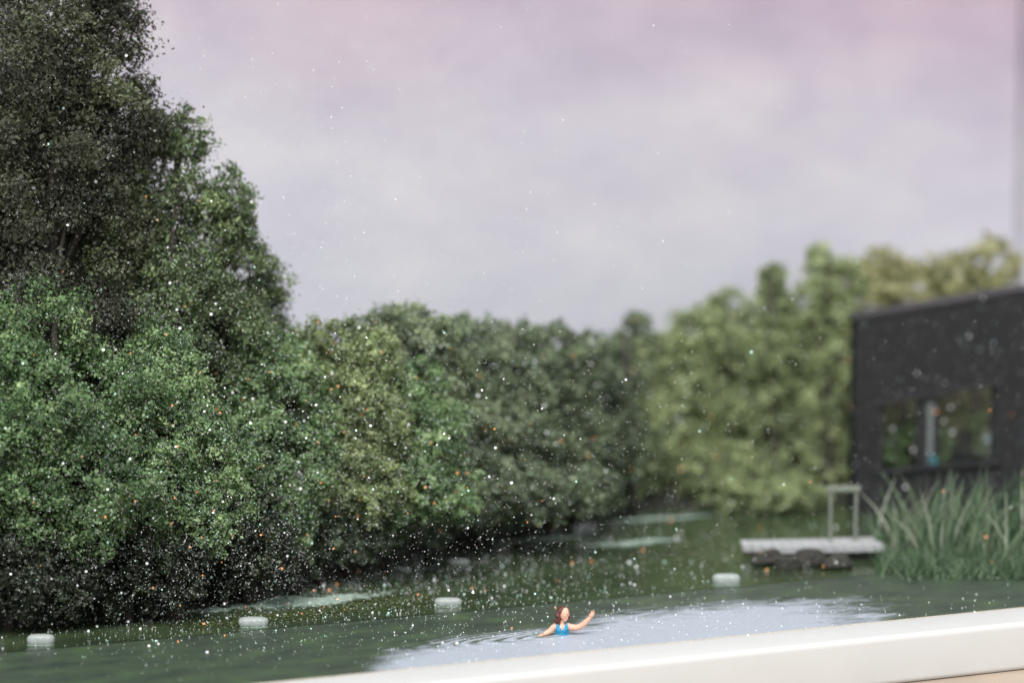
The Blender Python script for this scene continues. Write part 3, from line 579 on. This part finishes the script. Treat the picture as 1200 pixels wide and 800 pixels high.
# ------------------------------------------------------------------ swimmer (painted miniature figure); local units: picture pixels, facing the camera
PS = ground(660, 743); DS = depth(PS); ss = DS / F
def swimmer():
    root = empty('person', PS, -YAW); tag(root, 'swimmer figure in a blue swimsuit with one arm raised from the water', 'person')
    def build(fn, voxel, smooth=3):
        bm = bmesh.new(); fn(bm); me = bpy.data.meshes.new('tmp'); bm.to_mesh(me); bm.free()
        o = bpy.data.objects.new('tmp', me); scene.collection.objects.link(o)
        r = o.modifiers.new('r', 'REMESH'); r.mode = 'VOXEL'; r.voxel_size = voxel
        sm = o.modifiers.new('s', 'SMOOTH'); sm.factor = 0.5; sm.iterations = smooth
        dg = bpy.context.evaluated_depsgraph_get(); out = bpy.data.meshes.new_from_object(o.evaluated_get(dg))
        bpy.data.objects.remove(o); out.transform(Matrix.Scale(ss * S, 4)); out.polygons.foreach_set('use_smooth', [True] * len(out.polygons)); return out
    def ell(bm, c, r, rot=(0, 0, 0), seg=20):
        b = bmesh.ops.create_uvsphere(bm, u_segments=seg, v_segments=seg // 2 + 2, radius=1)
        from mathutils import Euler
        M = Matrix.Translation(Vector(c)) @ Euler([R(a) for a in rot]).to_matrix().to_4x4() @ Matrix.Diagonal(Vector((*r, 1)))
        bmesh.ops.transform(bm, matrix=M, verts=b['verts'])
    # x right, y away from camera, z up; torso centre at x=-1.5, waterline z=0
    def body(bm):
        tube(bm, [(-1.5, 0.6, -5), (-1.5, 0.5, 0), (-1.6, 0.3, 5), (-1.7, 0.4, 9), (-1.6, 0.6, 12.2)], [7.2, 7.4, 8.0, 8.0, 5.0], 20)
        for v in bm.verts: v.co.y = 0.4 + (v.co.y - 0.4) * 0.62
        ell(bm, (-5.0, -3.4, 6.2), (3.2, 2.6, 3.0)); ell(bm, (1.6, -3.4, 6.2), (3.2, 2.6, 3.0))          # chest
        tube(bm, [(-1.3, 1.0, 11), (-0.6, 0.6, 15), (0.2, 0.0, 19)], [3.6, 2.9, 3.0], 14)                   # neck
        ell(bm, (1.3, -0.3, 24.6), (5.5, 6.0, 7.8), (0, 10, 0)); ell(bm, (2.0, -2.4, 20.3), (3.7, 3.4, 3.8), (0, 8, 0))   # skull, jaw
        ell(bm, (2.4, -6.4, 23.6), (0.9, 1.4, 1.7)); ell(bm, (2.3, -6.8, 22.7), (1.05, 1.0, 0.8))          # nose
        ell(bm, (2.3, -5.2, 20.2), (1.7, 0.9, 0.55)); ell(bm, (2.3, -5.1, 19.3), (1.4, 0.8, 0.5)); ell(bm, (2.2, -4.7, 17.7), (1.5, 1.2, 1.0))   # lips, chin
        ell(bm, (0.0, -5.0, 26.4), (1.7, 1.0, 0.6)); ell(bm, (4.3, -5.0, 26.4), (1.7, 1.0, 0.6))           # brows
        ell(bm, (6.6, 0.6, 23.6), (0.9, 1.3, 2.0)); ell(bm, (-4.0, 0.6, 23.6), (0.9, 1.3, 2.0))            # ears
        # raised arm (picture right)
        ell(bm, (5.6, 0.5, 9.8), (3.8, 3.6, 3.8))
        tube(bm, [(4.5, 0.5, 9.8), (9, 0.2, 8.6), (15, -0.6, 8.2), (20, -1.2, 9.8), (24.5, -2.0, 13.4), (29, -2.6, 18.2), (31.2, -2.8, 20.8)], [4.0, 3.9, 3.7, 3.4, 3.3, 2.7, 2.1], 16)
        ell(bm, (33.0, -3.0, 23.2), (2.4, 1.4, 3.2), (0, 28, 0))                                           # palm
        for k, (dx, ln) in enumerate([(-1.7, 4.3), (-0.55, 5.2), (0.6, 5.0), (1.7, 4.0)]):
            b0 = Vector((33.6 + dx * 0.9, -3.0, 24.8 - dx * 0.5)); d = Vector((0.36 + dx * 0.07, -0.10, 0.92)).normalized()
            tube(bm, [b0, b0 + d * ln * 0.55, b0 + d * ln * 0.95 + Vector((0, -0.8, -0.1))], [0.62, 0.58, 0.44], 10)
        tube(bm, [(31.5, -3.3, 22.2), (30.4, -4.0, 24.2), (30.5, -4.4, 25.9)], [0.85, 0.75, 0.5], 10)      # thumb
        # lowered arm (picture left), hand in the water
        ell(bm, (-8.9, 0.6, 9.8), (3.8, 3.6, 3.9))
        tube(bm, [(-8, 0.6, 10.0), (-12.0, 0.2, 7.6), (-15.2, -0.6, 4.4), (-19.5, -2.4, 2.2), (-23.0, -3.8, 1.0)], [4.0, 3.8, 3.5, 3.0, 2.1], 16)
        ell(bm, (-25.0, -4.6, 0.6), (2.8, 2.3, 1.2), (0, 10, 25))
        for k, dy in enumerate([-1.8, -0.6, 0.6, 1.7]):
            b0 = Vector((-26.6, -5.2 + dy, 0.4)); tube(bm, [b0, b0 + Vector((-2.2, -0.8 + dy * .12, -0.5)), b0 + Vector((-3.9, -1.5 + dy * .2, -1.4))], [0.62, 0.56, 0.42], 10)
        tube(bm, [(-24.0, -6.4, 0.8), (-25.4, -7.6, 0.5), (-26.8, -8.2, 0.0)], [0.8, 0.7, 0.5], 10)
    me = build(body, 0.30, 2); b = mesh_obj('body', me, skin, root); b.location = (0, 0, 0)
    # swimsuit: torso surface a touch larger, cut by the neckline and arm holes, with straps
    def torso(bm):
        tube(bm, [(-1.5, 0.6, -5), (-1.5, 0.5, 0), (-1.6, 0.3, 5), (-1.7, 0.4, 8.6), (-1.65, 0.5, 10.4)], [7.7, 7.9, 8.5, 8.4, 7.2], 24)
        for v in bm.verts: v.co.y = 0.4 + (v.co.y - 0.4) * 0.64
        ell(bm, (-5.0, -3.4, 6.2), (3.6, 3.0, 3.4)); ell(bm, (1.6, -3.4, 6.2), (3.6, 3.0, 3.4))
        for sgn, x0 in ((-1, -6.4), (1, 3.5)):
            tube(bm, [(x0, -4.6, 7.0), (x0 + 0.3 * sgn, -3.9, 11.0), (x0 + 0.1 * sgn, -1.0, 13.4), (x0, 2.2, 13.0), (x0 - sgn, 4.6, 9.0)], [2.0, 1.75, 1.6, 1.6, 1.8], 12)
    me = build(torso, 0.30, 2)
    bm = bmesh.new(); bm.from_mesh(me); k = ss * S; kill = []
    for f in bm.faces:                       # open V neckline at the front, scoop at the back
        c = f.calc_center_median() / k; dx = abs(c.x + 1.4)
        if c.z > 5.6 + 1.9 * dx and c.z < 14.5 and dx < 3.4: kill.append(f)
    bmesh.ops.delete(bm, geom=kill, context='FACES'); bm.to_mesh(me); bm.free()
    mesh_obj('swimsuit', me, suit, root)
    def hairf(bm):
        ell(bm, (-0.9, 1.6, 26.4), (6.3, 6.2, 7.4), (0, 12, 0)); ell(bm, (-4.0, 1.6, 22.0), (4.0, 4.6, 7.0), (0, 16, 0))
        tube(bm, [(-3.5, 0.6, 27), (-6.6, -0.6, 21.5), (-7.8, -1.2, 16.6), (-6.2, -1.4, 11.6)], [3.4, 3.8, 3.7, 1.2], 12)
        tube(bm, [(-3.0, -2.4, 28), (-5.0, -3.4, 22), (-5.6, -3.6, 16), (-4.4, -3.6, 12.4)], [1.8, 1.6, 1.7, 0.6], 10)
        tube(bm, [(2.5, 3.0, 29), (6.4, 2.8, 24.5), (6.6, 2.2, 19.5), (5.4, 1.6, 17.4)], [2.4, 1.9, 1.5, 0.6], 10)
    me = build(hairf, 0.28, 1)
    bm = bmesh.new(); bm.from_mesh(me)
    for v in bm.verts:                       # combed strands
        c = v.co / k; v.co += v.normal * (0.16 * math.sin(c.x * 4.2 + c.z * 0.7) + 0.10 * math.sin(c.y * 5.0 - c.z)) * k
    bm.to_mesh(me); bm.free(); mesh_obj('hair', me, hair_m, root)
swimmer()

# ------------------------------------------------------------------ glitter dusted over trees, water, cabin, card and sky
def glitter():
    dg = bpy.context.evaluated_depsgraph_get(); dg.update()
    flakes = [plain('glitter_silver', (0.93, 0.94, 0.96, 1), 0.30, 0.0, var=0.02), plain('glitter_copper', (0.90, 0.36, 0.12, 1), 0.30, 0.0, var=0.1), plain('glitter_mint', (0.62, 0.90, 0.82, 1), 0.30, 0.0, var=0.05), plain('dust_grey', (0.50, 0.49, 0.47, 1), 0.7, 0.0, var=0.2)]
    lampv = unit(np.array([-0.28, -0.48, 0.59])); V, Q, MI = [], [], []
    def weight(x, y):       # the dusting is thickest over the dark left and centre
        d = math.exp(-((x - 380) / 330) ** 2 - ((y - 560) / 240) ** 2); return (0.07 + d) * (0.35 if y > 735 - (x - 300) * 0.09 else 1)
    def cast(x, y, size, mi):
        org = C0 + np.array([rng.normal(0, 1.5), rng.normal(0, 0.4), rng.normal(0, 0.8)]); tgt = at(x, y, 42.0)
        d = unit(tgt - org); hit, loc, nrm, idx, ob, _ = scene.ray_cast(dg, Vector(org * S), Vector(d))
        if not hit or ob.name.startswith(('table', 'bottom_rail', 'body', 'hair', 'swimsuit')): return
        issky = ob.name.startswith('sky')
        if issky and (size > 2.6 or mi in (1, 2)): return
        p = np.array(loc) / S - d * 0.03; Dp = depth(p); s = Dp / F * size * 0.5
        half = unit(lampv - d); n = unit(half + rng.normal(0, 0.33, 3)); a = unit(np.cross(n, rng.normal(size=3))); b = np.cross(n, a); st = len(V)
        for k in range(6): V.append(p + (a * math.cos(k * math.pi / 3) + b * math.sin(k * math.pi / 3)) * s)
        Q.append(tuple(range(st, st + 6))); MI.append(mi)
    def scatter(n, smin, smax, pick, xr=(-40, 1240), yr=(-20, 770), even=False):
        done = 0
        while done < n:
            x, y = rng.uniform(*xr), rng.uniform(*yr)
            if not even and rng.random() > weight(x, y): continue
            cast(x, y, smin + (smax - smin) * rng.random() ** 2.2, pick()); done += 1
    scatter(620, 1.6, 4.0, lambda: int(rng.choice([0, 0, 0, 0, 0, 2])))
    scatter(210, 2.2, 4.2, lambda: 1)
    scatter(26000, 0.6, 1.4, lambda: int(rng.choice([0, 3, 3, 3, 3, 2])))
    scatter(1100, 0.8, 1.9, lambda: 0, xr=(160, 620), yr=(0, 420), even=True)
    scatter(500, 0.7, 1.7, lambda: 0, xr=(450, 1190), yr=(700, 790), even=True)
    scatter(24, 2.5, 4.2, lambda: int(rng.choice([0, 0, 0, 1])), xr=(780, 1200), yr=(350, 700), even=True)
    def air(n, smin, smax, mis, even=False, xr=(-40, 1240), yr=(-20, 745)):
        done = 0                                  # fine flakes still hanging in the air above the joint of card and lake
        while done < n:
            x, y = rng.uniform(*xr), rng.uniform(*yr)
            if not even and rng.random() > weight(x, y): continue
            insky = y < 385 and x > 150 + 0.5 * y
            if insky and (smax > 3 or rng.random() < 0.25): done += 1; continue
            done += 1; p = on_y(x, y, YJOINT - 0.25 + rng.normal(0, 0.25))
            if p[2] < 0.06: continue
            s = depth(p) / F * (smin + (smax - smin) * rng.random() ** 2.2) * 0.5; d = unit(p - C0)
            n_ = unit(unit(lampv - d) + rng.normal(0, 0.33, 3)); a = unit(np.cross(n_, rng.normal(size=3))); b = np.cross(n_, a); st = len(V)
            for k in range(6): V.append(p + (a * math.cos(k * math.pi / 3) + b * math.sin(k * math.pi / 3)) * s)
            Q.append(tuple(range(st, st + 6))); MI.append(int(rng.choice(mis)))
    air(9500, 0.5, 1.25, [0, 3, 3, 3, 3, 3])
    air(90, 0.6, 1.5, [0], True, (160, 1000), (0, 400))
    air(220, 0.5, 1.25, [0], True, (160, 480), (0, 400))
    air(190, 1.6, 3.4, [0, 0, 0, 0, 1, 2])
    o = quads('glitter', np.array(V), np.array(Q), None, None, midx=None, sides=6)
    for m in flakes: o.data.materials.append(m)
    o.data.polygons.foreach_set('material_index', np.array(MI, np.int32)); o.data.update()
    tag(o, 'silver, copper and mint glitter flakes on and before the trees and water', 'glitter', kind='stuff')
glitter()
